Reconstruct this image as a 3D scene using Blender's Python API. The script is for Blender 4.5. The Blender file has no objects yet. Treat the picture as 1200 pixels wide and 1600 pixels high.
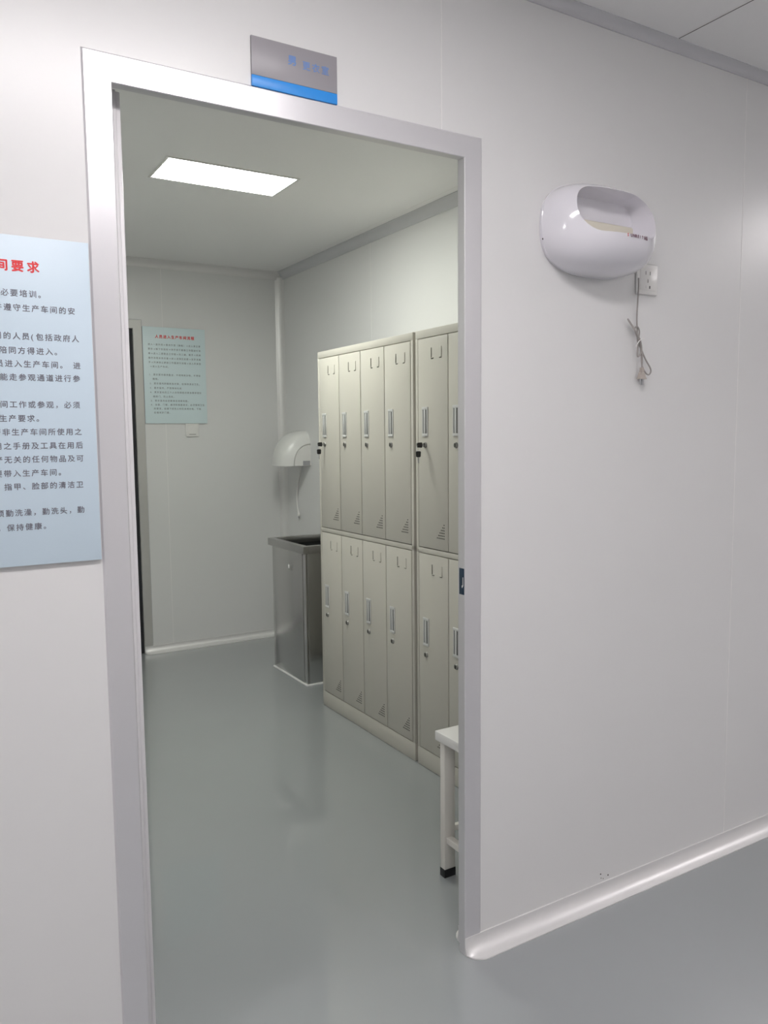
import bpy, bmesh, math, random
from mathutils import Vector, Matrix

# ------------------------------------------------------------------ camera, light, exposure
S = bpy.context.scene
COL = S.collection
S.view_settings.view_transform = 'Standard'
S.view_settings.look = 'None'
S.view_settings.gamma = 1.0
S.view_settings.use_curve_mapping = False
S.view_settings.exposure = 0.0

YAW, PITCH, ROLL = 0.541, -0.0942, -0.0099
CAM = Vector((-1.2115, -1.6236, 1.3806))
def make_camera():
    cy, sy, cp, sp = math.cos(YAW), math.sin(YAW), math.cos(PITCH), math.sin(PITCH)
    f = Vector((sy*cp, cy*cp, sp)); r = Vector((cy, -sy, 0)); u = r.cross(f)
    c, s = math.cos(ROLL), math.sin(ROLL)
    r2 = c*r + s*u; u2 = -s*r + c*u
    m = Matrix(((r2.x, u2.x, -f.x, CAM.x), (r2.y, u2.y, -f.y, CAM.y), (r2.z, u2.z, -f.z, CAM.z), (0, 0, 0, 1)))
    d = bpy.data.cameras.new('camera'); o = bpy.data.objects.new('camera', d); COL.objects.link(o)
    d.sensor_fit = 'VERTICAL'; d.sensor_height = 24.0; d.lens = 1250.0*24.0/1600.0
    d.clip_start = 0.02
    o.matrix_world = m
    S.camera = o
make_camera()

W = bpy.data.worlds.new('world'); S.world = W; W.use_nodes = True
W.node_tree.nodes['Background'].inputs[0].default_value = (0.9, 0.92, 0.95, 1)
W.node_tree.nodes['Background'].inputs[1].default_value = 0.02

CORRIDOR_LAMP = (1.0, 0.955, 0.965); CORRIDOR_POWER = 27.5      # emission of the corridor ceiling panels
ROOM_LAMP = (0.97, 1.0, 0.92);        ROOM_POWER = 45.0        # emission of the changing-room panel

# ------------------------------------------------------------------ materials
def mat(name, col, rough=0.5, metal=0.0, noise=0.0, nscale=8.0, bump=0.0, bscale=300.0, coat=0.0, spec=0.5,
        emit=None, estr=0.0, stretch=(1, 1, 1), rvar=0.0, crough=0.1):
    m = bpy.data.materials.new(name); m.use_nodes = True
    nt = m.node_tree; b = nt.nodes['Principled BSDF']
    b.inputs['Base Color'].default_value = (*col, 1); b.inputs['Roughness'].default_value = rough
    b.inputs['Metallic'].default_value = metal; b.inputs['Coat Weight'].default_value = coat
    b.inputs['Coat Roughness'].default_value = crough
    b.inputs['Specular IOR Level'].default_value = spec
    tc = nt.nodes.new('ShaderNodeTexCoord'); mp = nt.nodes.new('ShaderNodeMapping')
    mp.inputs['Scale'].default_value = stretch
    nt.links.new(tc.outputs['Object'], mp.inputs['Vector'])
    if noise or rvar:
        n = nt.nodes.new('ShaderNodeTexNoise'); n.inputs['Scale'].default_value = nscale; n.inputs['Detail'].default_value = 4
        nt.links.new(mp.outputs[0], n.inputs['Vector'])
        if noise:
            mx = nt.nodes.new('ShaderNodeMix'); mx.data_type = 'RGBA'
            mx.inputs['A'].default_value = (*[c*(1-noise) for c in col], 1)
            mx.inputs['B'].default_value = (*[min(1, c*(1+noise)) for c in col], 1)
            nt.links.new(n.outputs['Fac'], mx.inputs['Factor']); nt.links.new(mx.outputs['Result'], b.inputs['Base Color'])
        if rvar:
            mr = nt.nodes.new('ShaderNodeMapRange'); mr.inputs['From Min'].default_value = .3; mr.inputs['From Max'].default_value = .7
            mr.inputs['To Min'].default_value = rough-rvar; mr.inputs['To Max'].default_value = rough+rvar
            nt.links.new(n.outputs['Fac'], mr.inputs['Value']); nt.links.new(mr.outputs[0], b.inputs['Roughness'])
    if bump:
        n2 = nt.nodes.new('ShaderNodeTexNoise'); n2.inputs['Scale'].default_value = bscale; n2.inputs['Detail'].default_value = 2
        nt.links.new(mp.outputs[0], n2.inputs['Vector'])
        bp = nt.nodes.new('ShaderNodeBump'); bp.inputs['Strength'].default_value = bump; bp.inputs['Distance'].default_value = 0.002
        nt.links.new(n2.outputs['Fac'], bp.inputs['Height']); nt.links.new(bp.outputs[0], b.inputs['Normal'])
    if emit:
        b.inputs['Emission Color'].default_value = (*emit, 1); b.inputs['Emission Strength'].default_value = estr
    return m

M = {}
M['wall'] = mat('wall_panel', (0.76, 0.757, 0.753), 0.30, noise=0.012, nscale=1.5, bump=0.05, bscale=60)
M['ceiling'] = mat('ceiling_panel', (0.90, 0.895, 0.89), 0.42, noise=0.012, nscale=1.5)
M['seam'] = mat('seam_white', (0.86, 0.85, 0.84), 0.4, noise=0.02)
M['gap'] = mat('seam_dark', (0.07, 0.065, 0.07), 0.6, noise=0.02)
M['cove'] = mat('white_cove', (0.80, 0.79, 0.785), 0.40, metal=0.35, noise=0.015)
M['alu_shade_cove'] = mat('grey_shade_cove', (0.62, 0.62, 0.64), 0.28, noise=0.02)  # own grey of the corridor trim; on the room trims it is painted shade
M['frame'] = mat('satin_aluminium', (0.73, 0.72, 0.74), 0.325, metal=0.6, noise=0.015, nscale=3)
M['frame_edge'] = mat('aluminium_edge', (0.60, 0.59, 0.61), 0.5, noise=0.02)
M['leaf'] = mat('door_leaf', (0.72, 0.71, 0.72), 0.35, noise=0.015)
M['rubber'] = mat('black_rubber', (0.018, 0.018, 0.022), 0.6, noise=0.05)
M['floor'] = mat('grey_epoxy', (0.315, 0.333, 0.342), 0.25, noise=0.03, nscale=2.2, coat=1.0, crough=0.035)
M['locker'] = mat('warm_grey_enamel', (0.60, 0.575, 0.515), 0.42, noise=0.012, bump=0.04, bscale=250)
M['locker_dark'] = mat('locker_gap_shade', (0.10, 0.098, 0.085), 0.7, noise=0.03)  # shade between the locker doors, given as a dark colour
M['chrome'] = mat('dull_chrome', (0.62, 0.62, 0.64), 0.28, metal=0.85, noise=0.03)
M['handle'] = mat('grey_pull', (0.66, 0.66, 0.65), 0.38, metal=0.0, noise=0.02)
M['lock'] = mat('lock_barrel', (0.30, 0.295, 0.28), 0.5, metal=0.5, noise=0.03)
M['handle_in'] = mat('pull_recess', (0.20, 0.20, 0.195), 0.45, metal=0.3, noise=0.03)
M['hole'] = mat('punched_hole', (0.05, 0.048, 0.04), 0.8, noise=0.05)
M['steel'] = mat('brushed_steel', (0.56, 0.555, 0.545), 0.25, metal=1.0, noise=0.012, nscale=90, stretch=(1, 1, 0.02), rvar=0.01)
M['steel_rim'] = mat('folded_steel', (0.50, 0.495, 0.485), 0.33, metal=1.0, noise=0.04, nscale=30)
M['steel_in'] = mat('bin_inside_shade', (0.12, 0.125, 0.125), 0.45, metal=0.6, noise=0.05)  # darker than the bin's steel: shade of the deep interior as colour
M['sealant'] = mat('white_sealant', (0.88, 0.88, 0.87), 0.4, noise=0.02)
M['gloss_white'] = mat('gloss_white_plastic', (0.80, 0.785, 0.835), 0.12, noise=0.01, coat=0.6, crough=0.05)
M['cream'] = mat('cream_plastic', (0.70, 0.66, 0.56), 0.4, noise=0.02)
M['pinkish'] = mat('inner_plastic', (0.74, 0.70, 0.71), 0.4, noise=0.01)
M['white_plastic'] = mat('white_plastic', (0.80, 0.79, 0.77), 0.3, noise=0.01)
M['dryer'] = mat('off_white_plastic', (0.78, 0.775, 0.76), 0.3, noise=0.01)
M['grey_print'] = mat('grey_plate', (0.36, 0.36, 0.38), 0.5, noise=0.15, nscale=120)
M['cord'] = mat('grey_cord', (0.36, 0.335, 0.32), 0.45, noise=0.03)
M['cord_white'] = mat('white_cord', (0.82, 0.81, 0.79), 0.45, noise=0.02)
M['plug'] = mat('beige_plug', (0.46, 0.41, 0.37), 0.5, noise=0.03)
M['poster'] = mat('pale_blue_board', (0.58, 0.695, 0.785), 0.38, noise=0.01)
M['poster_back'] = mat('pale_teal_board', (0.70, 0.825, 0.855), 0.4, noise=0.01)
M['red'] = mat('red_ink', (0.80, 0.05, 0.055), 0.5, noise=0.02)
M['ink'] = mat('grey_ink', (0.175, 0.175, 0.21), 0.5, noise=0.03)
M['ink_dark'] = mat('dark_ink', (0.075, 0.095, 0.105), 0.5, noise=0.03)
M['board_edge'] = mat('board_edge', (0.36, 0.36, 0.39), 0.5, noise=0.02)
M['sign_grey'] = mat('grey_acrylic', (0.33, 0.315, 0.335), 0.36, noise=0.02)
M['sign_blue'] = mat('blue_acrylic', (0.03, 0.29, 0.80), 0.36, noise=0.02)
M['sign_text'] = mat('pale_blue_ink', (0.165, 0.285, 0.58), 0.3, noise=0.02)
M['sticker'] = mat('navy_sticker', (0.012, 0.035, 0.065), 0.4, noise=0.05)
M['stool'] = mat('cream_enamel', (0.76, 0.735, 0.69), 0.4, noise=0.012)
M['seat'] = mat('white_laminate', (0.80, 0.79, 0.77), 0.35, noise=0.012)
M['black'] = mat('black_plastic', (0.012, 0.012, 0.014), 0.35, noise=0.05)
M['lamp_c'] = mat('lit_diffuser_corridor', (0.9, 0.9, 0.9), 0.5, noise=0.01, emit=CORRIDOR_LAMP, estr=CORRIDOR_POWER)
M['lamp_r'] = mat('lit_diffuser_room', (0.9, 0.9, 0.9), 0.5, noise=0.01, emit=ROOM_LAMP, estr=ROOM_POWER)

# ------------------------------------------------------------------ mesh helpers
class MB:
    def __init__(s): s.bm = bmesh.new()
    def _mat(s, faces, mi):
        for f in faces: f.material_index = mi
    def box(s, x0, y0, z0, x1, y1, z1, bev=0.0, mi=0, seg=2):
        g = bmesh.ops.create_cube(s.bm, size=1.0, matrix=Matrix.Translation(((x0+x1)/2, (y0+y1)/2, (z0+z1)/2)) @ Matrix.Diagonal((abs(x1-x0), abs(y1-y0), abs(z1-z0), 1)))
        vs = g['verts']; fs = set(f for v in vs for f in v.link_faces)
        s._mat(fs, mi)
        if bev > 0:
            es = list(set(e for v in vs for e in v.link_edges))
            r = bmesh.ops.bevel(s.bm, geom=es, offset=bev, segments=seg, profile=0.5, affect='EDGES', clamp_overlap=True)
            s._mat(r['faces'], mi)
        return s
    def prism(s, pts, axis, a0, a1, mi=0):
        """closed 2-D outline pts extruded along axis (0 x, 1 y, 2 z) from a0 to a1"""
        def P(p, a):
            if axis == 0: return (a, p[0], p[1])
            if axis == 1: return (p[0], a, p[1])
            return (p[0], p[1], a)
        A = [s.bm.verts.new(P(p, a0)) for p in pts]; B = [s.bm.verts.new(P(p, a1)) for p in pts]
        n = len(pts); fs = []
        for i in range(n): fs.append(s.bm.faces.new((A[i], A[(i+1) % n], B[(i+1) % n], B[i])))
        fs.append(s.bm.faces.new(A[::-1])); fs.append(s.bm.faces.new(B))
        s._mat(fs, mi); return s
    def loft(s, rings, mi=0, closed=True, caps=True):
        R = [[s.bm.verts.new(p) for p in r] for r in rings]; n = len(R[0]); fs = []
        for a, b in zip(R[:-1], R[1:]):
            for i in range(n if closed else n-1):
                fs.append(s.bm.faces.new((a[i], a[(i+1) % n], b[(i+1) % n], b[i])))
        if caps and closed:
            fs.append(s.bm.faces.new(R[0][::-1])); fs.append(s.bm.faces.new(R[-1]))
        s._mat(fs, mi); return s
    def tube(s, pts, r, n=10, mi=0, smooth=0):
        P = [Vector(p) for p in pts]
        if smooth: P = catmull(P, smooth)
        rings = []; up = None
        for i, p in enumerate(P):
            t = (P[min(i+1, len(P)-1)] - P[max(i-1, 0)]).normalized()
            if up is None:
                up = Vector((0, 0, 1)) if abs(t.z) < .9 else Vector((1, 0, 0))
            a = t.cross(up).normalized(); b = a.cross(t).normalized(); up = b
            rr = r[i] if isinstance(r, (list, tuple)) else r
            rings.append([p + a*math.cos(2*math.pi*k/n)*rr + b*math.sin(2*math.pi*k/n)*rr for k in range(n)])
        return s.loft(rings, mi)
    def disc_cyl(s, c, axis, r, h, n=20, mi=0):
        d = [Vector((1, 0, 0)), Vector((0, 1, 0)), Vector((0, 0, 1))][axis]
        return s.tube([Vector(c), Vector(c)+d*h], r, n, mi)
    def build(s, name, mats, parent=None, angle=40, loc=None):
        bmesh.ops.recalc_face_normals(s.bm, faces=s.bm.faces)
        me = bpy.data.meshes.new(name); s.bm.to_mesh(me); s.bm.free()
        for m in (mats if isinstance(mats, (list, tuple)) else [mats]): me.materials.append(m)
        for p in me.polygons: p.use_smooth = True
        me.set_sharp_from_angle(angle=math.radians(angle))
        o = bpy.data.objects.new(name, me); COL.objects.link(o)
        if parent: o.parent = parent
        if loc: o.location = loc
        return o

def catmull(P, k):
    out = []
    for i in range(len(P)-1):
        p0, p1, p2, p3 = P[max(i-1, 0)], P[i], P[i+1], P[min(i+2, len(P)-1)]
        for j in range(k):
            t = j/k
            out.append(0.5*((2*p1) + (p2-p0)*t + (2*p0-5*p1+4*p2-p3)*t*t + (3*p1-p0-3*p2+p3)*t**3))
    out.append(P[-1]); return out

def empty(name, loc=(0, 0, 0), label=None, cat=None, group=None, kind=None):
    o = bpy.data.objects.new(name, None); COL.objects.link(o); o.location = loc
    o.empty_display_size = 0.1
    return tag(o, label, cat, group, kind)
def tag(o, label=None, cat=None, group=None, kind=None):
    if label: o['label'] = label
    if cat: o['category'] = cat
    if group: o['group'] = group
    if kind: o['kind'] = kind
    return o
def structure(o): o['kind'] = 'structure'; return o

_glyph = {}
def load_glyphs(chars):
    tmp = []
    for ch in sorted(set(chars)):
        if ch in ' \u3000' or ch in _glyph: continue
        c = bpy.data.curves.new('g', 'FONT'); c.body = ch; c.size = 1; c.resolution_u = 2
        o = bpy.data.objects.new('g', c); COL.objects.link(o); tmp.append((ch, o, c))
    dg = bpy.context.evaluated_depsgraph_get()
    for ch, o, c in tmp:
        me = bpy.data.meshes.new_from_object(o.evaluated_get(dg))
        _glyph[ch] = ([v.co.copy() for v in me.vertices], [tuple(p.vertices) for p in me.polygons])
        bpy.data.meshes.remove(me)
    for ch, o, c in tmp:
        bpy.data.objects.remove(o); bpy.data.curves.remove(c)
def put_char(bm, ch, x, y, em, origin, ux, uz, sx=1.0, mi=0, bold=0.0):
    """one character whose em box starts at x and is centred on y, in the plane origin + ux*x + uz*y"""
    if ch not in _glyph: return
    vs, fs = _glyph[ch]
    offs = [(0, 0)] if not bold else [(-bold, 0), (bold, 0), (0, bold), (0, -bold)]
    n = ux.cross(uz)
    for k, (dx, dy) in enumerate(offs):
        V = [bm.verts.new(origin + ux*(x + v.x*em*sx + dx) + uz*(y + (v.y-0.36)*em + dy) + n*(0.00003*k)) for v in vs]
        for f in fs:
            try: bm.faces.new([V[i] for i in f]).material_index = mi
            except ValueError: pass
NARROW = set('(). 1234567890')
def put_line(bm, text, x, y, em, pitch, origin, ux, uz, mi=0, bold=0.0, align='L', sx=1.0):
    adv = [pitch*(0.52 if c in NARROW else 1.0) for c in text]
    if align == 'R':                      # x = centre of the last character
        x = x + pitch*0.5 - sum(adv)
    for c, a in zip(text, adv):
        put_char(bm, c, x + (pitch-em)/2*(0.5 if c in NARROW else 1), y, em, origin, ux, uz, sx, mi, bold)
        x += a

# ------------------------------------------------------------------ dimensions
T = 0.050                 # partition thickness
DW, DH, FW = 0.830, 2.053, 0.054
ZC = 2.490                # ceiling height
BY = 3.505                # back wall of the changing room
RX, LX = 1.069, -0.985    # its side walls
HB = 0.047                # cove height
CX0, CX1, CY = -4.2, 5.2, -2.75   # corridor ends and far wall
BD0, BD1, BDH = -0.760, 0.062, 2.064   # opening of the door in the back wall

# ------------------------------------------------------------------ room shell
b = MB(); b.box(CX0-.1, CY-.1, -0.10, CX1+.1, BY+.15, 0.0); structure(b.build('floor', M['floor']))
b = MB(); b.box(CX0-.1, CY-.1, ZC, CX1+.1, BY+.15, ZC+0.10)
for k in range(-4, 5):
    x = 0.7335 + k*1.147
    if CX0 < x < CX1:
        b.box(x-.0022, CY, ZC-.0006, x+.0022, 0, ZC+.001, mi=1); b.box(x-.0062, CY, ZC-.0010, x-.0022, 0, ZC+.001, mi=2)
b.box(0.985-.0015, T, ZC-.0006, 0.985+.0015, BY, ZC+.001, mi=2)
structure(b.build('ceiling', [M['ceiling'], M['gap'], M['seam']]))

b = MB()
b.box(CX0, 0, 0, -DW-.025, T, ZC); b.box(.025, 0, 0, CX1, T, ZC); b.box(-DW-.025, 0, DH+.025, .025, T, ZC)
# (frame covers the cut edges)
for k in range(-3, 5):
    x = -0.066 + k*1.147
    z0 = DH+FW if -DW-FW < x < FW else 0.03
    b.box(x-.0016, -.0007, z0, x+.0016, .001, ZC-.01, mi=1)
for (x, z) in ((0.506, .073), (0.537, .061), (0.508, .060), (0.517, .056)):
    b.disc_cyl((x, -.0008, z), 1, .0022 if z > .0605 else .0013, .0012, 10, mi=2)
structure(b.build('wall_front', [M['wall'], M['seam'], M['hole']]))
b = MB(); b.box(BD1, BY, 0, RX+.1, BY+.1, ZC); b.box(LX-.1, BY, 0, BD0, BY+.1, ZC); b.box(BD0, BY, BDH, BD1, BY+.1, ZC)
b.box(0.2485-.0018, BY-.0008, .03, 0.2485+.0018, BY+.001, ZC-.03, mi=1)
structure(b.build('wall_back', [M['wall'], M['seam']]))
b = MB(); b.box(RX, T, 0, RX+.1, BY, ZC)
for y in (2.289, 1.142): b.box(RX-.0008, y-.002, .03, RX+.001, y+.002, ZC-.03, mi=1)
structure(b.build('wall_right', [M['wall'], M['seam']]))
b = MB(); b.box(LX-.1, T, 0, LX, BY, ZC); structure(b.build('wall_left', M['wall']))
b = MB(); b.box(CX0, CY-.1, 0, CX1, CY, ZC); structure(b.build('wall_corridor', M['wall']))
b = MB(); b.box(CX0-.1, CY-.1, 0, CX0, T, ZC); structure(b.build('wall_west', M['wall']))
b = MB(); b.box(CX1, CY-.1, 0, CX1+.1, T, ZC); structure(b.build('wall_east', M['wall']))

# concave coving swept along a wall foot: origin on the wall line, u along it, v away from it
def cove_profile(r, w, n=8):
    pts = [(0.0, 0.0)]
    arc = []
    for i in range(n+1):
        a = math.radians(90.0*i/n)
        arc.append((r - (r-.004)*math.sin(a), r - (r-.004)*math.cos(a)))      # from floor toe to wall top
    arc = arc[::-1]
    return arc
def baseboard(name, o, u, v, length, r=HB, up=1, end0=False, end1=False, material=None, z0=0.0):
    o, u, v = Vector(o), Vector(u), Vector(v)
    b = MB(); arc = []
    n = 10
    # outline in (reach, height): wall foot, toe, thin toe edge, concave arc, thin lip, wall top
    def outline(k):
        out = [(0, 0), (r*k, 0), (r*k, .0025)]
        for i in range(1, n):
            a = math.radians(90.0*i/n)
            out.append((.0040 + (r-.0040)*(1-math.sin(a))*k, .0025 + (r-.005)*(1-math.cos(a))))
        out += [(.0045, r-.0025), (.0045, r), (0, r)]
        return out
    st = []
    L = 0.046
    if end0:
        for j in range(9):
            t = j/8; st.append((L*(1-math.cos(t*math.pi/2)), max(0.22, math.sin(t*math.pi/2))))
    else: st.append((0, 1.0))
    if end1:
        for j in range(8, -1, -1):
            t = j/8; st.append((length-L*(1-math.cos(t*math.pi/2)), max(0.05, math.sin(t*math.pi/2))))
    else: st.append((length, 1.0))
    rings = [[o + u*s + v*p[0] + Vector((0, 0, z0 + up*p[1])) for p in outline(k)] for s, k in st]
    b.loft(rings)
    return structure(b.build(name, material or M['cove'], angle=30))
baseboard('baseboard_front', (0.0005, 0, 0), (1, 0, 0), (0, -1, 0), CX1-.05, end0=True)
baseboard('baseboard_front_west', (-DW-.0005, 0, 0), (-1, 0, 0), (0, -1, 0), abs(CX0)-DW-.05, end0=True)
baseboard('baseboard_inside', (0.021, T, 0), (1, 0, 0), (0, 1, 0), RX-.021, end0=True)
baseboard('baseboard_back', (0.0635, BY, 0), (1, 0, 0), (0, -1, 0), RX-.0635, end0=True)
baseboard('baseboard_right', (RX, T, 0), (0, 1, 0), (-1, 0, 0), BY-T)
baseboard('baseboard_left', (LX, T, 0), (0, 1, 0), (1, 0, 0), BY-T)
baseboard('baseboard_corridor', (CX0, CY, 0), (1, 0, 0), (0, 1, 0), CX1-CX0)
# coving between walls and ceiling, and in the upright room corners
baseboard('trim_1', (LX, BY, 0), (1, 0, 0), (0, -1, 0), RX-LX, up=-1, z0=ZC)
baseboard('trim_2', (RX, T, 0), (0, 1, 0), (-1, 0, 0), BY-T, up=-1, z0=ZC, material=M['alu_shade_cove'])  # greyer than the white back coving: its shade is put into the colour
baseboard('trim_3', (LX, T, 0), (0, 1, 0), (1, 0, 0), BY-T, up=-1, z0=ZC, material=M['alu_shade_cove'])
baseboard('trim_4', (LX, T, 0), (1, 0, 0), (0, 1, 0), RX-LX, up=-1, z0=ZC, material=M['alu_shade_cove'])
baseboard('trim_5', (CX0, 0, 0), (1, 0, 0), (0, -1, 0), CX1-CX0, r=.026, up=-1, z0=ZC, material=M['alu_shade_cove'])
def corner_cove(name, x, y, dx, dy, r=0.046):
    b = MB(); pts = [(x, y), (x+dx*r, y)]
    for i in range(1, 10):
        a = math.radians(90*i/10)
        pts.append((x+dx*r*(1-math.sin(a)) + dx*.002, y+dy*r*(1-math.cos(a)) + dy*.002))
    pts.append((x, y+dy*r))
    b.prism(pts, 2, HB*.5, ZC-.03)
    return structure(b.build(name, M['cove'], angle=30))
corner_cove('trim_6', RX, BY, -1, -1)
corner_cove('trim_7', LX, BY, 1, -1)

# ------------------------------------------------------------------ doorway between corridor and room
door = empty('door_1', (0, 0, 0), kind='structure')
def u_frame(b, x0, x1, zt, fw, y0, y1, mi=0):
    """three-sided frame round an opening x0..x1 up to zt, face width fw, faces y0 (front) .. y1"""
    c = 0.0035 if y0 < y1 else -0.0035
    def ring(i, y):   # outline offset i outward from the opening
        return [(x0-i, 0), (x0-i, zt+i), (x1+i, zt+i), (x1+i, 0)]
    rows = [(0, y1), (0, y0+c*.5), (.0015, y0), (fw-abs(c), y0), (fw, y0+c*.8), (fw, y1)]
    R = [[b.bm.verts.new((p[0], y, p[1])) for p in ring(i, y)] for i, y in rows]
    for k in range(len(R)):
        a, d = R[k], R[(k+1) % len(R)]
        for j in range(3):
            b.bm.faces.new((a[j], a[j+1], d[j+1], d[j])).material_index = 1 if k == 3 else mi
    for j in (0, 3):
        b.bm.faces.new([r[j] for r in R]).material_index = mi
b = MB(); u_frame(b, -DW, 0, DH, FW, -.0035, .020)
b.build('frame', [M['frame'], M['frame_edge']], door, angle=20)
b = MB(); u_frame(b, -DW-.020, .020, DH+.020, FW-.02, T+.0035, .020)      # rebated half on the room side
b.build('rebate_frame', [M['frame'], M['frame_edge']], door, angle=20)
b = MB()                                                          # leaf swung open into the room
b.box(-.846, .0535, .012, -.8105, .88, DH+.012, .002); b.box(-.8105, .0560, .012, -.8015, .875, DH+.010, .002)
lf = b.build('leaf', M['leaf'], door)

back = empty('door_2', (0, BY, 0), kind='structure')
b = MB(); u_frame(b, BD0, BD1, BDH, .056, -.004, .06)
b.build('frame', [mat('back_frame', (.56, .55, .53), .4, metal=.3, noise=.02), M['frame_edge']], back, angle=20)
b = MB()
b.box(BD1-.022, .012, .004, BD1-.0005, .045, BDH-.0005); b.box(BD0+.0005, .012, .004, BD0+.022, .045, BDH-.0005); b.box(BD0+.022, .012, BDH-.022, BD1-.022, .045, BDH-.0005)
b.build('gasket', M['rubber'], back)
b = MB(); b.box(BD0+.022, .016, .006, BD1-.022, .056, BDH-.022, .002); b.build('leaf', M['leaf'], back)

# ------------------------------------------------------------------ ceiling lamps
def panel_lamp(x, y, sx, sy, material, label, group=None):
    o = empty('ceiling_light', (x, y, ZC), label, 'ceiling light', group)
    b = MB(); w = .012
    b.box(-sx/2-w, -sy/2-w, -.004, sx/2+w, -sy/2, -.0002, .001); b.box(-sx/2-w, sy/2, -.004, sx/2+w, sy/2+w, -.0002, .001)
    b.box(-sx/2-w, -sy/2, -.004, -sx/2, sy/2, -.0002, .001); b.box(sx/2, -sy/2, -.004, sx/2+w, sy/2, -.0002, .001)
    b.build('lamp_frame', M['white_plastic'], o)
    b = MB(); b.box(-sx/2, -sy/2, -.003, sx/2, sy/2, -.0005); b.build('diffuser', material, o)
    return o
panel_lamp(0.040, 1.757, 0.553, 0.266, M['lamp_r'], 'lit white rectangular ceiling panel in the locker room behind the doorway')
LAMP_Y = -1.02
panel_lamp(-0.66, LAMP_Y, .92, .29, M['lamp_c'], 'lit ceiling panel of the corridor in front of the doorway', 'corridor ceiling panels')
panel_lamp(3.15, LAMP_Y, .92, .29, M['lamp_c'], 'lit ceiling panel of the corridor beyond the glossy white wall unit', 'corridor ceiling panels')
panel_lamp(0.95, -2.45, .60, .24, M['lamp_c'], 'added fill light panel over the far side of the corridor, opposite the doorway', 'corridor ceiling panels')  # fill light added to even out the corridor
panel_lamp(-3.35, LAMP_Y, .92, .29, M['lamp_c'], 'added unseen fill light panel in the corridor behind the photographer', 'corridor ceiling panels')  # unseen lamp added along the row for fill

# ------------------------------------------------------------------ notice boards and door sign
FRONT = [("产品部人员进入车间要求", 'T', -.9855, 1.695),
 ("1.进入的人员须经过必要培训。", 'e', -.9885+.0157, 1.6465), ("2.进入时请签字并遵守生产车间的安", 'r', -.9225, 1.6205),
 ("3.凡进入车间的人员(包括政府人", 'r', -.9175, 1.5695), ("员)由陪同方得进入。", 'r', -.965+.0157, 1.5435),
 ("4.禁止无关人员进入生产车间。 进", 'r', -.917, 1.5195), ("入者只能走参观通道进行参", 'r', -.919, 1.495),
 ("5.在车间工作或参观，必须", 'r', -.921, 1.4455), ("符合生产要求。", 'r', -1.002+.0157, 1.420),
 ("6.禁止携带非生产车间所使用之", 'r', -.920, 1.395), ("物。应用之手册及工具在用后", 'r', -.919, 1.3695),
 ("7.与生产无关的任何物品及可", 'r', -.919, 1.3445), ("燃物不要带入生产车间。", 'r', -.968+.0157, 1.319),
 ("8.注意手、指甲、脸部的清洁卫", 'r', -.9215, 1.2945), ("9.员工须勤洗澡，勤洗头，勤", 'r', -.9215, 1.246),
 ("换衣，保持健康。", 'r', -.999+.0157, 1.219)]
BACK = [("人员进入生产车间流程", 'T', .438, 2.021),
 ("进入一更外间→更衣外室（换鞋）→进入男女更", 'L', .149, 1.971), ("更衣→脱下衣挂好→洗手烘干更换工作服进行消", 'L', .149, 1.943),
 ("毒→进入二更脱去工作服→洗三遍，戴手→风淋", 'L', .149, 1.915), ("操作流程关系示意→进入洁净区走廊→洗手消毒", 'L', .149, 1.887),
 ("手→风淋除尘更换工作服进行消毒→进入风淋室", 'L', .149, 1.860), ("→进入生产车间。", 'L', .157, 1.834),
 ("1. 更衣室内保持整洁，不得堆放杂物，不得吸", 'L', .151, 1.783), ("烟喝。", 'L', .171, 1.756),
 ("2. 更衣室内的橱柜及衣架，应保持清洁卫生。", 'L', .153, 1.728), ("3. 更衣室内，严禁随地吐痰", 'L', .153, 1.700),
 ("4. 更衣室内员工个人衣物钥匙应随身携带锁好", 'L', .154, 1.673), ("橱柜门，防止丢失。", 'L', .171, 1.646),
 ("5. 更衣室内应定期清洁消毒地面。", 'L', .156, 1.620), ("6. 台面、门窗、屋顶和墙面清洁，必须保持卫生", 'L', .156, 1.595),
 ("的要求，如遇下班无人时应关闭水电，下班", 'L', .173, 1.570), ("后请关好门窗。", 'L', .173, 1.545)]
load_glyphs(''.join(t[0] for t in FRONT + BACK) + '男更衣室SMUNREIT众品')
UX, UZ = Vector((1, 0, 0)), Vector((0, 0, 1))
def notice(name, x0, x1, z0, z1, yw, yf, board, lines, em, pitch, tem, tpitch, red, ink, label, cat):
    o = empty(name, ((x0+x1)/2, yw, z0), label, cat)
    off = Vector(o.location)
    b = MB(); b.box(x0-off.x, yf-off.y, 0, x1-off.x, -.0002, z1-z0, .0008, 0)
    for f in b.bm.faces:
        if f.normal.y > -.5: f.material_index = 1
    b.build('board', [board, M['board_edge']], o)
    org = Vector((-off.x, yf-off.y-.0004, -off.z))
    t, tx, ls = MB(), MB(), MB()
    for text, kind, x, z in lines:
        if kind == 'T': put_line(t.bm, text, x, z, tem, tpitch, org, UX, UZ, bold=.0007, align='R')
        elif kind == 'L': put_line((tx if z > 1.80 else ls).bm, text, x, z, em, pitch, org, UX, UZ)
        else: put_line(tx.bm, text, x, z, em, pitch, org, UX, UZ, bold=.0002, align='R')
    def flat(mb, nm, m):
        me = bpy.data.meshes.new(nm); mb.bm.to_mesh(me); mb.bm.free(); me.materials.append(m)
        p = bpy.data.objects.new(nm, me); COL.objects.link(p); p.parent = o; return p
    tag(flat(t, 'title', red), 'red title characters'); tag(flat(tx, 'lettering', ink), 'small dark text characters')
    if len(ls.bm.verts): tag(flat(ls, 'list_lettering', ink), 'numbered list of small dark characters')
    return o
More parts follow.
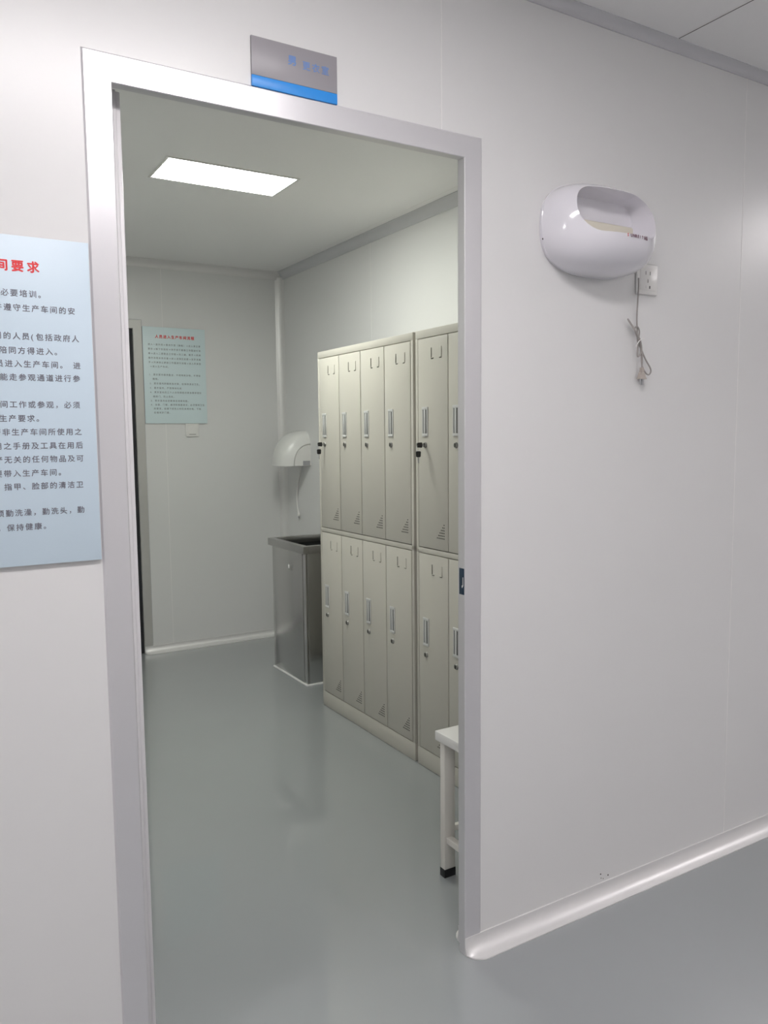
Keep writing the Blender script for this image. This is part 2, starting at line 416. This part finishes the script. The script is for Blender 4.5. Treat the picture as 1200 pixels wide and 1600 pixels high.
notice('notice_board', -1.290, -.8865, 1.146, 1.7495, 0, -.008, M['poster'], FRONT, .0136, .01565, .0215, .0262, M['red'], M['ink'],
       'pale blue notice board with a red title, on the corridor wall beside the doorway', 'notice board')
notice('notice_board', .1185, .5205, 1.4765, 2.0805, BY, BY-.008, M['poster_back'], BACK, .0136, .0162, .0225, .0256, M['red'], M['ink_dark'],
       'pale teal notice board inside the locker room, above the light switch', 'notice board')

sg = empty('door_sign', (-.4475, 0, DH+FW), 'small grey acrylic sign with a bright blue band, above the door frame', 'sign')
b = MB(); b.box(-.0995, -.0055, .0215, .0995, -.0003, .0985, .0006); b.build('plate', M['sign_grey'], sg)
b = MB(); b.box(-.0995, -.0055, -.0008, .0995, -.0003, .0213, .0006); tag(b.build('stripe', M['sign_blue'], sg), 'bright blue band')
b = MB(); org = Vector((0, -.0059, 0))
put_line(b.bm, '男', -.018, .0675, .021, .021, org, UX, UZ, bold=.0008); put_line(b.bm, '更衣室', .014, .0635, .019, .0225, org, UX, UZ, bold=.0004)
me = bpy.data.meshes.new('lettering'); b.bm.to_mesh(me); b.bm.free(); me.materials.append(M['sign_text'])
p = bpy.data.objects.new('lettering', me); COL.objects.link(p); p.parent = sg

st = empty('sticker', (0, .011, .975), 'small navy sticker on the door frame reveal at lock height', 'sticker')
b = MB(); b.box(-.0010, -.0125, 0, -.0001, .0085, .0680, .0003); b.build('plate', M['sticker'], st)
b = MB(); b.box(-.0014, -.009, .022, -.0009, -.007, .045); b.box(-.0014, -.006, .018, -.0009, -.0035, .024); tag(b.build('mark', M['white_plastic'], st), 'white mark')

# ------------------------------------------------------------------ glossy pod-shaped dryer on the corridor wall
def superellipse(a, c, n, N=72):
    out = []
    for k in range(N):
        t = 2*math.pi*k/N; ct, s_ = math.cos(t), math.sin(t)
        out.append((a*math.copysign(abs(ct)**(2/n), ct), c*math.copysign(abs(s_)**(2/n), s_)))
    return out
PX, PZ = 0.424, 1.923
pod = empty('hand_dryer', (PX, 0, PZ), 'glossy white pod-shaped dryer with a scooped opening, on the corridor wall', 'hand dryer')
A, C, D = 0.181, 0.119, 0.135
def pod_rings(A, C, D, y0, n=2.7, K=22, e=2.3):
    rings = []
    for k in range(K+1):
        t = k/K; s_ = math.cos(t*math.pi/2)**(2/e) if k < K else 0.02
        d = math.sin(t*math.pi/2)**(2/e)
        rings.append([(p[0], y0-D*d, p[1]-.012*d) for p in superellipse(A*max(s_, .02), C*max(s_, .02), n)])
    return rings
def solid_object(mb):
    bmesh.ops.recalc_face_normals(mb.bm, faces=mb.bm.faces)
    me = bpy.data.meshes.new('tmp'); mb.bm.to_mesh(me); mb.bm.free()
    o = bpy.data.objects.new('tmp', me); COL.objects.link(o); return o
b = MB(); b.loft(pod_rings(A, C, D, -.010)); body = solid_object(b)
b = MB()                                                     # the scoop: a rounded slot cut from the front, narrowing inwards
def slot(cx, cz, hw, hh, y, N=40):
    out = []
    for k in range(N):
        t = 2*math.pi*k/N
        px = math.cos(t); pz = math.sin(t)
        out.append((cx + math.copysign(max(hw-hh, 0), px) + hh*px, y, cz + hh*pz))
    return out
b.loft([slot(.002, .030, .146, .062, -.30), slot(.002, .030, .145, .061, -.10), slot(.002, .031, .141, .058, -.045), slot(.002, .034, .130, .048, -.026)])
cut = solid_object(b)
md = body.modifiers.new('cut', 'BOOLEAN'); md.operation = 'DIFFERENCE'; md.object = cut; md.solver = 'EXACT'
dg = bpy.context.evaluated_depsgraph_get()
me = bpy.data.meshes.new_from_object(body.evaluated_get(dg)); me.name = 'shell'
bpy.data.objects.remove(body); bpy.data.objects.remove(cut)
me.materials.clear(); me.materials.append(M['gloss_white']); me.materials.append(M['pinkish'])
for p in me.polygons:
    p.use_smooth = True; c = p.center
    p.material_index = 0
me.set_sharp_from_angle(angle=math.radians(38))
sh = bpy.data.objects.new('shell', me); COL.objects.link(sh); sh.parent = pod
b = MB(); b.loft([[(p[0], -.0002, p[1]) for p in superellipse(A-.001, C-.001, 2.7)], [(p[0], -.010, p[1]) for p in superellipse(A+.001, C+.001, 2.7)], [(p[0], -.0125, p[1]) for p in superellipse(A-.002, C-.002, 2.7)]])
b.disc_cyl((-A+.004, -.013, -.036), 1, .0025, .003, 10, 1)
b.build('back_plate', [M['gloss_white'], M['hole']], pod)
b = MB(); b.box(-.118, -.062, -.026, .105, -.0275, .016, .008, 0, 3); tag(b.build('nozzle', M['cream'], pod), 'cream air nozzle inside the opening')
def pod_front(x, z):     # y of the pod surface at local x, z
    lo, hi = 0.0, 1.0
    for _ in range(40):
        t = (lo+hi)/2; s_ = max(math.cos(t*math.pi/2)**(2/2.3), .02); d = math.sin(t*math.pi/2)**(2/2.3)
        r = (abs(x)/(A*s_))**2.7 + (abs(z+.012*d)/(C*s_))**2.7
        if r < 1: lo = t
        else: hi = t
    return -.010 - D*math.sin(lo*math.pi/2)**(2/2.3)
b = MB()
for i, ch in enumerate('SUNREIT众品'):
    x = -.012 + i*.0088 + (.003 if i else 0); z = -.034
    y = pod_front(x+.004, z)
    y2 = pod_front(x+.012, z); u = Vector((.008, y2-y, 0)).normalized()
    put_char(b.bm, ch, 0, 0, .0105, Vector((x, y-.0012, z)), u, UZ, 1.0, 0 if i == 0 else 1, .0004)
me = bpy.data.meshes.new('logo'); b.bm.to_mesh(me); b.bm.free(); me.materials.append(M['red']); me.materials.append(mat('maroon_ink', (.16, .05, .09), .5, noise=.02))
p = bpy.data.objects.new('logo', me); COL.objects.link(p); p.parent = pod; tag(p, 'tiny red and maroon logo')
b = MB()
def L(*pts): return [(x-PX, y, z-PZ) for x, y, z in pts]
b.tube(L((.585, -.030, 1.815), (.597, -.020, 1.79), (.604, -.012, 1.76), (.606, -.008, 1.71), (.606, -.010, 1.68), (.607, -.012, 1.645),
         (.620, -.012, 1.625), (.640, -.012, 1.595), (.660, -.012, 1.572), (.664, -.012, 1.560), (.656, -.012, 1.551), (.642, -.013, 1.555),
         (.625, -.014, 1.575), (.618, -.016, 1.61), (.608, -.017, 1.645), (.590, -.017, 1.672), (.566, -.016, 1.698), (.560, -.017, 1.702), (.562, -.019, 1.696), (.585, -.022, 1.670), (.607, -.022, 1.643),
         (.614, -.020, 1.615), (.606, -.016, 1.600), (.602, -.016, 1.61), (.604, -.018, 1.65), (.606, -.018, 1.672), (.598, -.017, 1.684), (.590, -.016, 1.678), (.594, -.017, 1.662), (.610, -.020, 1.635), (.620, -.018, 1.60), (.6215, -.016, 1.566)), .0022, 8, 0, 5)
cd = b.build('cord', M['cord'], pod); tag(cd, 'grey coiled power cord')
b = MB(); b.tube(L((.590, -.020, 1.626), (.594, -.027, 1.640), (.604, -.029, 1.648), (.616, -.027, 1.650)), .0013, 6, 0, 5)
tie = b.build('tie', M['cord_white'], cd); tag(tie, 'white twist tie')
b = MB(); q = lambda dx, dz, w, d: [(.6215-PX+sx*w, -.016+sy*d, 1.566-PZ+dz) for sx, sy in ((-1, -1), (1, -1), (1, 1), (-1, 1))]
b.loft([q(0, .004, .004, .004), q(0, -.010, .005, .005)]); b.loft([q(0, -.011, .007, .006), q(0, -.024, .0105, .007), q(0, -.027, .0125, .008), q(0, -.029, .0125, .008)])
b.box(.6215-PX-.0075, -.0175, 1.566-PZ-.045, .6215-PX-.0035, -.0145, 1.566-PZ-.029, 0, 1); b.box(.6215-PX+.0035, -.0175, 1.566-PZ-.045, .6215-PX+.0075, -.0145, 1.566-PZ-.029, 0, 1)
b.box(.6215-PX-.0014, -.0195, 1.566-PZ-.046, .6215-PX+.0014, -.0130, 1.566-PZ-.029, 0, 1)
tag(b.build('plug', [M['plug'], M['chrome']], cd), 'beige three pin plug')

so = empty('wall_socket', (.6465, 0, 1.8205), 'white square socket plate partly behind the glossy wall dryer', 'wall socket')
b = MB(); b.box(-.043, -.0085, -.043, .043, -.0002, .043, .004, 0, 3); b.build('plate', M['white_plastic'], so)
b = MB(); b.box(-.030, -.0098, -.031, .032, -.0080, .031, .0006)
for dx in (-.009, .009):
    b.box(dx-.0009, -.0101, .012, dx+.0009, -.0095, .022, 0, 1); b.box(dx-.0009-.002*(1 if dx > 0 else -1), -.0101, -.026, dx+.0009, -.0095, -.018, 0, 1)
b.box(-.0012, -.0101, -.010, .0012, -.0095, .000, 0, 1)
b.build('insert', [M['white_plastic'], M['hole']], so)

# ------------------------------------------------------------------ lockers
LK_W, LK_D, LK_H = 0.869, 0.420, 1.800
DWD, PITCHD, DY0 = 0.2030, 0.2085, 0.0195      # door width, spacing, first door edge (local y counts from the corridor end)
lk = empty('locker', (.591, 1.137, 0), 'beige steel eight-door locker standing next to the steel bin', 'locker', 'beige steel lockers')
b = MB()
b.box(.016, .001, .002, LK_D, LK_W-.001, LK_H-.001, 0, 1)                 # carcass, coloured dark to put shade into the door gaps
b.box(.018, 0, 0, LK_D+.001, .0012, LK_H); b.box(.018, LK_W-.0012, 0, LK_D+.001, LK_W, LK_H); b.box(.018, 0, LK_H-.0012, LK_D+.001, LK_W, LK_H)
b.box(0, 0, 1.7685, .020, LK_W, LK_H, .0015); b.box(0, 0, .9065, .020, LK_W, .9275, .001); b.box(0, 0, .001, .020, LK_W, .0790, .0015)
b.box(0, 0, .0790, .020, DY0-.003, 1.7685, .001); b.box(0, LK_W-DY0+.003, .0790, .020, LK_W, 1.7685, .001)
b.build('cabinet', [M['locker'], M['locker_dark']], lk)
def locker_door(z0, z1, k, upper):
    y0 = DY0 + k*PITCHD; h = z1-z0
    d = MB(); d.box(-.0015, 0, 0, .0145, DWD, h, .0012)
    if k < 3 : d.box(.002, DWD+.0012, 0, .012, DWD+.0042, h, 0)
    dr = d.build('door', M['locker'], lk, loc=(0, y0, z0))
    yc = DWD-.050; hz = (1.4375 if upper else .5815)-z0
    b = MB(); w, hh = .0195, .0585                                     # pull: raised surround, dark recess, grip bar
    b.box(-.0055, yc-w, hz+hh-.011, -.0012, yc+w, hz+hh, .0012); b.box(-.0055, yc-w, hz-hh, -.0012, yc+w, hz-hh+.011, .0012)
    b.box(-.0048, yc-w, hz-hh+.010, -.0012, yc-w+.006, hz+hh-.010, .001); b.box(-.0040, yc+w-.005, hz-hh+.010, -.0012, yc+w, hz+hh-.010, .001)
    b.box(-.0026, yc-w+.005, hz-hh+.010, -.0014, yc+w-.004, hz+hh-.010, 0, 1)
    b.box(-.0052, yc-.004, hz-hh+.009, -.0024, yc+.007, hz+hh-.009, .0015)
    b.build('handle', [M['handle'], M['handle_in']], dr)
    b = MB(); lz = (1.3445 if upper else .4865)-z0
    b.tube([(-.0075, yc, lz), (-.0012, yc, lz)], [.0095, .0125], 18); b.box(-.0085, yc-.0035, lz-.0070, -.0072, yc+.0035, lz+.0070, 0, 1)
    b.build('lock', [M['lock'], M['hole']], dr)
    cz = (1.685 if upper else .826)-z0; ya, yb = DWD-.093, DWD-.163   # stamped card holder
    for yy, sgn in ((ya, -1), (yb, 1)):
        b = MB()
        b.box(-.0038, yy-.0016, cz, -.0013, yy+.0016, cz+.040, .0006); b.box(-.0038, min(yy, yy+sgn*.016), cz-.0016, -.0013, max(yy, yy+sgn*.016), cz+.0016, .0006)
        b.box(-.0017, yy+sgn*.0026-.0016, cz+.002, -.0013, yy+sgn*.0026+.0016, cz+.040, 0, 1); b.box(-.0017, min(yy, yy+sgn*.015), cz-.0042, -.0013, max(yy, yy+sgn*.015), cz-.0016, 0, 1)
        b.build('label_clip', [M['locker'], M['hole']], dr)
    b = MB(); vz = (.978 if upper else .122)-z0; yr = DWD-.178
    for r_ in range(6):
        for c_ in range(6-r_):
            yy = yr + c_*.0092; zz = vz + r_*.0108
            b.box(-.0020, yy-.0026, zz-.0022, -.0013, yy+.0026, zz+.0022, 0)
    b.build('vent', M['hole'], dr)
for k in range(3, -1, -1): locker_door(.9310, 1.7655, k, True)
for k in range(3, -1, -1): locker_door(.0825, .9035, k, False)
def children(o): return [c for c in list(bpy.data.objects) if c.parent == o]
def copy_tree(o, parent=None):
    c = o.copy(); COL.objects.link(c)
    if parent: c.parent = parent
    for ch in children(o): copy_tree(ch, c)
    return c
l2 = copy_tree(lk); l2.location = (.591, .249, 0)
l2['label'] = 'beige steel eight-door locker nearer the doorway, behind the white stool'

def keys(y, z, label):
    o = empty('key_pair', (.591-.0075, y, z), label, 'keys', 'black-headed key pairs in the locker doors')
    b = MB()
    for nm, (cx, cz, ang) in (('inserted_key', (0, 0, 0)), ('hanging_key', (-.028, -.036, 90))):
        b = MB()
        def R(px, pz):
            a = math.radians(ang); return (cx + px*math.cos(a) + pz*math.sin(a)*-1, cz + px*math.sin(a) + pz*math.cos(a))
        head = [(-.034, -.006), (-.031, -.0095), (-.013, -.0105), (-.010, -.007), (-.010, .007), (-.013, .0105), (-.031, .0095), (-.034, .006)]
        if ang: head = [(x+.022, zz) for x, zz in head]
        b.prism([R(*p) for p in head], 1, -.0028, .0028, 0)
        bl = [(-.010, -.003), (.002, -.003), (.002, .003), (-.010, .003)] if not ang else [(-.012-.025, -.003), (-.012, -.003), (-.012, .003), (-.012-.022, .003)]
        if ang: bl = [(x, zz) for x, zz in bl]
        b.prism([R(*p) for p in bl], 1, -.0010, .0010, 1)
        b.build(nm, [M['black'], M['chrome']], o)
    b = MB(); b.tube([(-.0295+.0095*math.cos(t), .0035*math.sin(t*2), -.012+.0105*math.sin(t)) for t in [2*math.pi*i/24 for i in range(25)]], .0007, 6)
    b.build('ring', M['chrome'], o)
    return o
keys(1.137+DY0+3*PITCHD+DWD-.050, 1.3445, 'two black-headed keys in the locker door closest to the far wall')
keys(.249+DY0+3*PITCHD+DWD-.050, 1.3445, 'two black-headed keys hanging on the locker nearer the doorway')

# ------------------------------------------------------------------ steel bin
bn = empty('waste_bin', (.656, 2.326, 0), 'brushed steel open-top bin between the lockers and the far wall', 'bin')
BX, BYL, BH = .335, .459, .745
b = MB()
t_ = .004
b.box(0, 0, .004, t_, BYL, BH); b.box(BX-t_, 0, .004, BX, BYL, BH); b.box(t_, 0, .004, BX-t_, t_, BH); b.box(t_, BYL-t_, .004, BX-t_, BYL, BH); b.box(t_, t_, .004, BX-t_, BYL-t_, .010)
b.box(-.0035, .040, .012, 0, BYL-.030, BH-.002, .001); b.box(.012, -.0025, .012, BX-.012, 0, BH-.002, .001)
b.build('body', M['steel'], bn)
b = MB(); b.box(t_+.0003, t_+.0003, .0103, t_+.0015, BYL-t_-.0003, BH-.002); b.box(BX-t_-.0015, t_+.0003, .0103, BX-t_-.0003, BYL-t_-.0003, BH-.002)
b.box(t_+.0015, t_+.0003, .0103, BX-t_-.0015, t_+.0015, BH-.002); b.box(t_+.0015, BYL-t_-.0015, .0103, BX-t_-.0015, BYL-t_-.0003, BH-.002); b.box(t_+.0015, t_+.0015, .0103, BX-t_-.0015, BYL-t_-.0015, .0115)
tag(b.build('inner_shade', M['steel_in'], bn), 'inner faces coloured dark for the shade inside the bin')
b = MB(); o_, i_ = .020, .016
b.box(-o_, -o_+.008, BH-.002, i_, BYL+o_, BH+.040, .0015); b.box(BX-i_, -o_+.008, BH-.002, BX+o_-.006, BYL+o_, BH+.040, .0015)
b.box(i_, -o_+.008, BH-.002, BX-i_, i_, BH+.040, .0015); b.box(i_, BYL-i_, BH-.002, BX-i_, BYL+o_, BH+.040, .0015)
b.build('rim', M['steel_rim'], bn)
b = MB(); b.box(-.0060, .168, .628, -.0033, .222, .662, .001); b.box(-.0075, .205, .636, -.0055, .219, .656, .0006, 1); tag(b.build('latch', [M['steel_rim'], M['sealant']], bn), 'small shiny latch plate')
b = MB(); b.tube([(-.004, BYL+.004, .003), (-.004, -.004, .003), (BX+.004, -.004, .003)], .0062, 8); tag(b.build('sealant', M['sealant'], bn), 'white sealant bead along the floor')

# ------------------------------------------------------------------ hand dryer on the room wall
hd = empty('hand_dryer', (RX, 3.09, 1.196), 'white curved-hood hand dryer above the steel bin', 'hand dryer')
WD = 0.24
def hood(w, h, n=14, y=0.0, z0=0.0):
    pts = [(0, z0)]
    for k in range(n+1):
        a = math.pi/2*k/n
        pts.append((-w*math.cos(a)**0.92, z0 + (h-z0)*math.sin(a)**0.92))
    return [(p[0], y, p[1]) for p in pts]
b = MB(); rings = []
prof = [(.007, .118, .138), (.0005, .1205, .1405), (-.0005, .124, .144), (.012, .150, .174), (.024, .172, .197), (.040, .188, .213), (.060, .196, .222), (.090, .200, .226)]
st_ = [(y, w, h) for y, w, h in prof] + [(WD-y, w, h) for y, w, h in prof[::-1]]
b.loft([hood(w, h, 14, y) for y, w, h in st_])
b.build('hood', M['dryer'], hd, angle=28)
b = MB(); b.loft([hood(.112, .132, 14, -.0005, .001), hood(.1145, .1345, 14, .002, .001), hood(.1145, .1345, 14, .0068, .001)]); b.box(-.056, -.0013, .003, -.006, -.0003, .032, 0, 1)
tag(b.build('side_panel', [M['white_plastic'], M['grey_print']], hd), 'white side panel with a grey rating plate')
b = MB(); b.box(-.004, .012, .001, 0, WD-.012, .150, .001); b.build('back_plate', M['grey_print'], hd)
b = MB(); b.tube([(-.105, WD/2, -.004), (-.105, WD/2, .002)], [.024, .028], 18); b.build('outlet', M['grey_print'], hd)
b = MB(); b.tube([(-.012, .125, .004), (-.010, .140, -.05), (-.012, .176, -.12), (-.014, .194, -.19), (-.016, .190, -.26), (-.018, .172, -.312)], .0042, 8, 0, 6)
cd = b.build('cord', M['cord_white'], hd); tag(cd, 'short white cord')
b = MB(); b.tube([(-.018, .172, -.308), (-.019, .165, -.328), (-.019, .161, -.342)], [.0055, .0095, .0085], 10); b.box(-.022, .157, -.356, -.0165, .1595, -.340, 0, 1); b.box(-.022, .163, -.356, -.0165, .1655, -.340, 0, 1)
b.build('plug', [M['cord_white'], M['chrome']], cd)

# ------------------------------------------------------------------ light switch
sw = empty('light_switch', (.418, BY, 1.4335), 'white square light switch directly under the teal notice board', 'light switch')
b = MB(); b.box(-.043, -.009, -.043, .043, -.0002, .0425, .004, 0, 3); b.build('plate', M['white_plastic'], sw)
b = MB(); b.box(-.031, -.0115, -.030, .031, -.0085, .032, .0015); b.box(-.022, -.0118, -.0285, .022, -.0112, -.0262, 0, 1); b.build('rocker', [M['white_plastic'], M['hole']], sw)

# ------------------------------------------------------------------ stool just inside the doorway
sl = empty('stool', (.172, .100, 0), 'low white stool just inside the doorway against the partition', 'stool')
SX, SY = .360, .255
b = MB(); b.box(-.010, -.012, .438, SX+.010, SY+.014, .468, .003, 0, 2); b.build('seat', M['seat'], sl)
for (x, y) in ((0, SY-.024), (SX-.040, SY-.024), (0, 0), (SX-.040, 0)):
    b = MB(); b.box(x, y, .022, x+.040, y+.024, .438, .002)
    lg = b.build('leg', M['stool'], sl)
    b = MB(); b.box(x-.0015, y-.0015, 0, x+.0415, y+.0255, .027, .0015); tag(b.build('foot_cap', M['black'], lg), 'black foot cap')
for x in (.006, SX-.030):
    b = MB(); b.box(x, .024, .112, x+.022, SY-.024, .132, .0015); b.build('stretcher', M['stool'], sl)
for y in (SY-.020, .004):
    b = MB(); b.box(.040, y, .142, SX-.040, y+.016, .160, .0015); b.build('stretcher', M['stool'], sl)
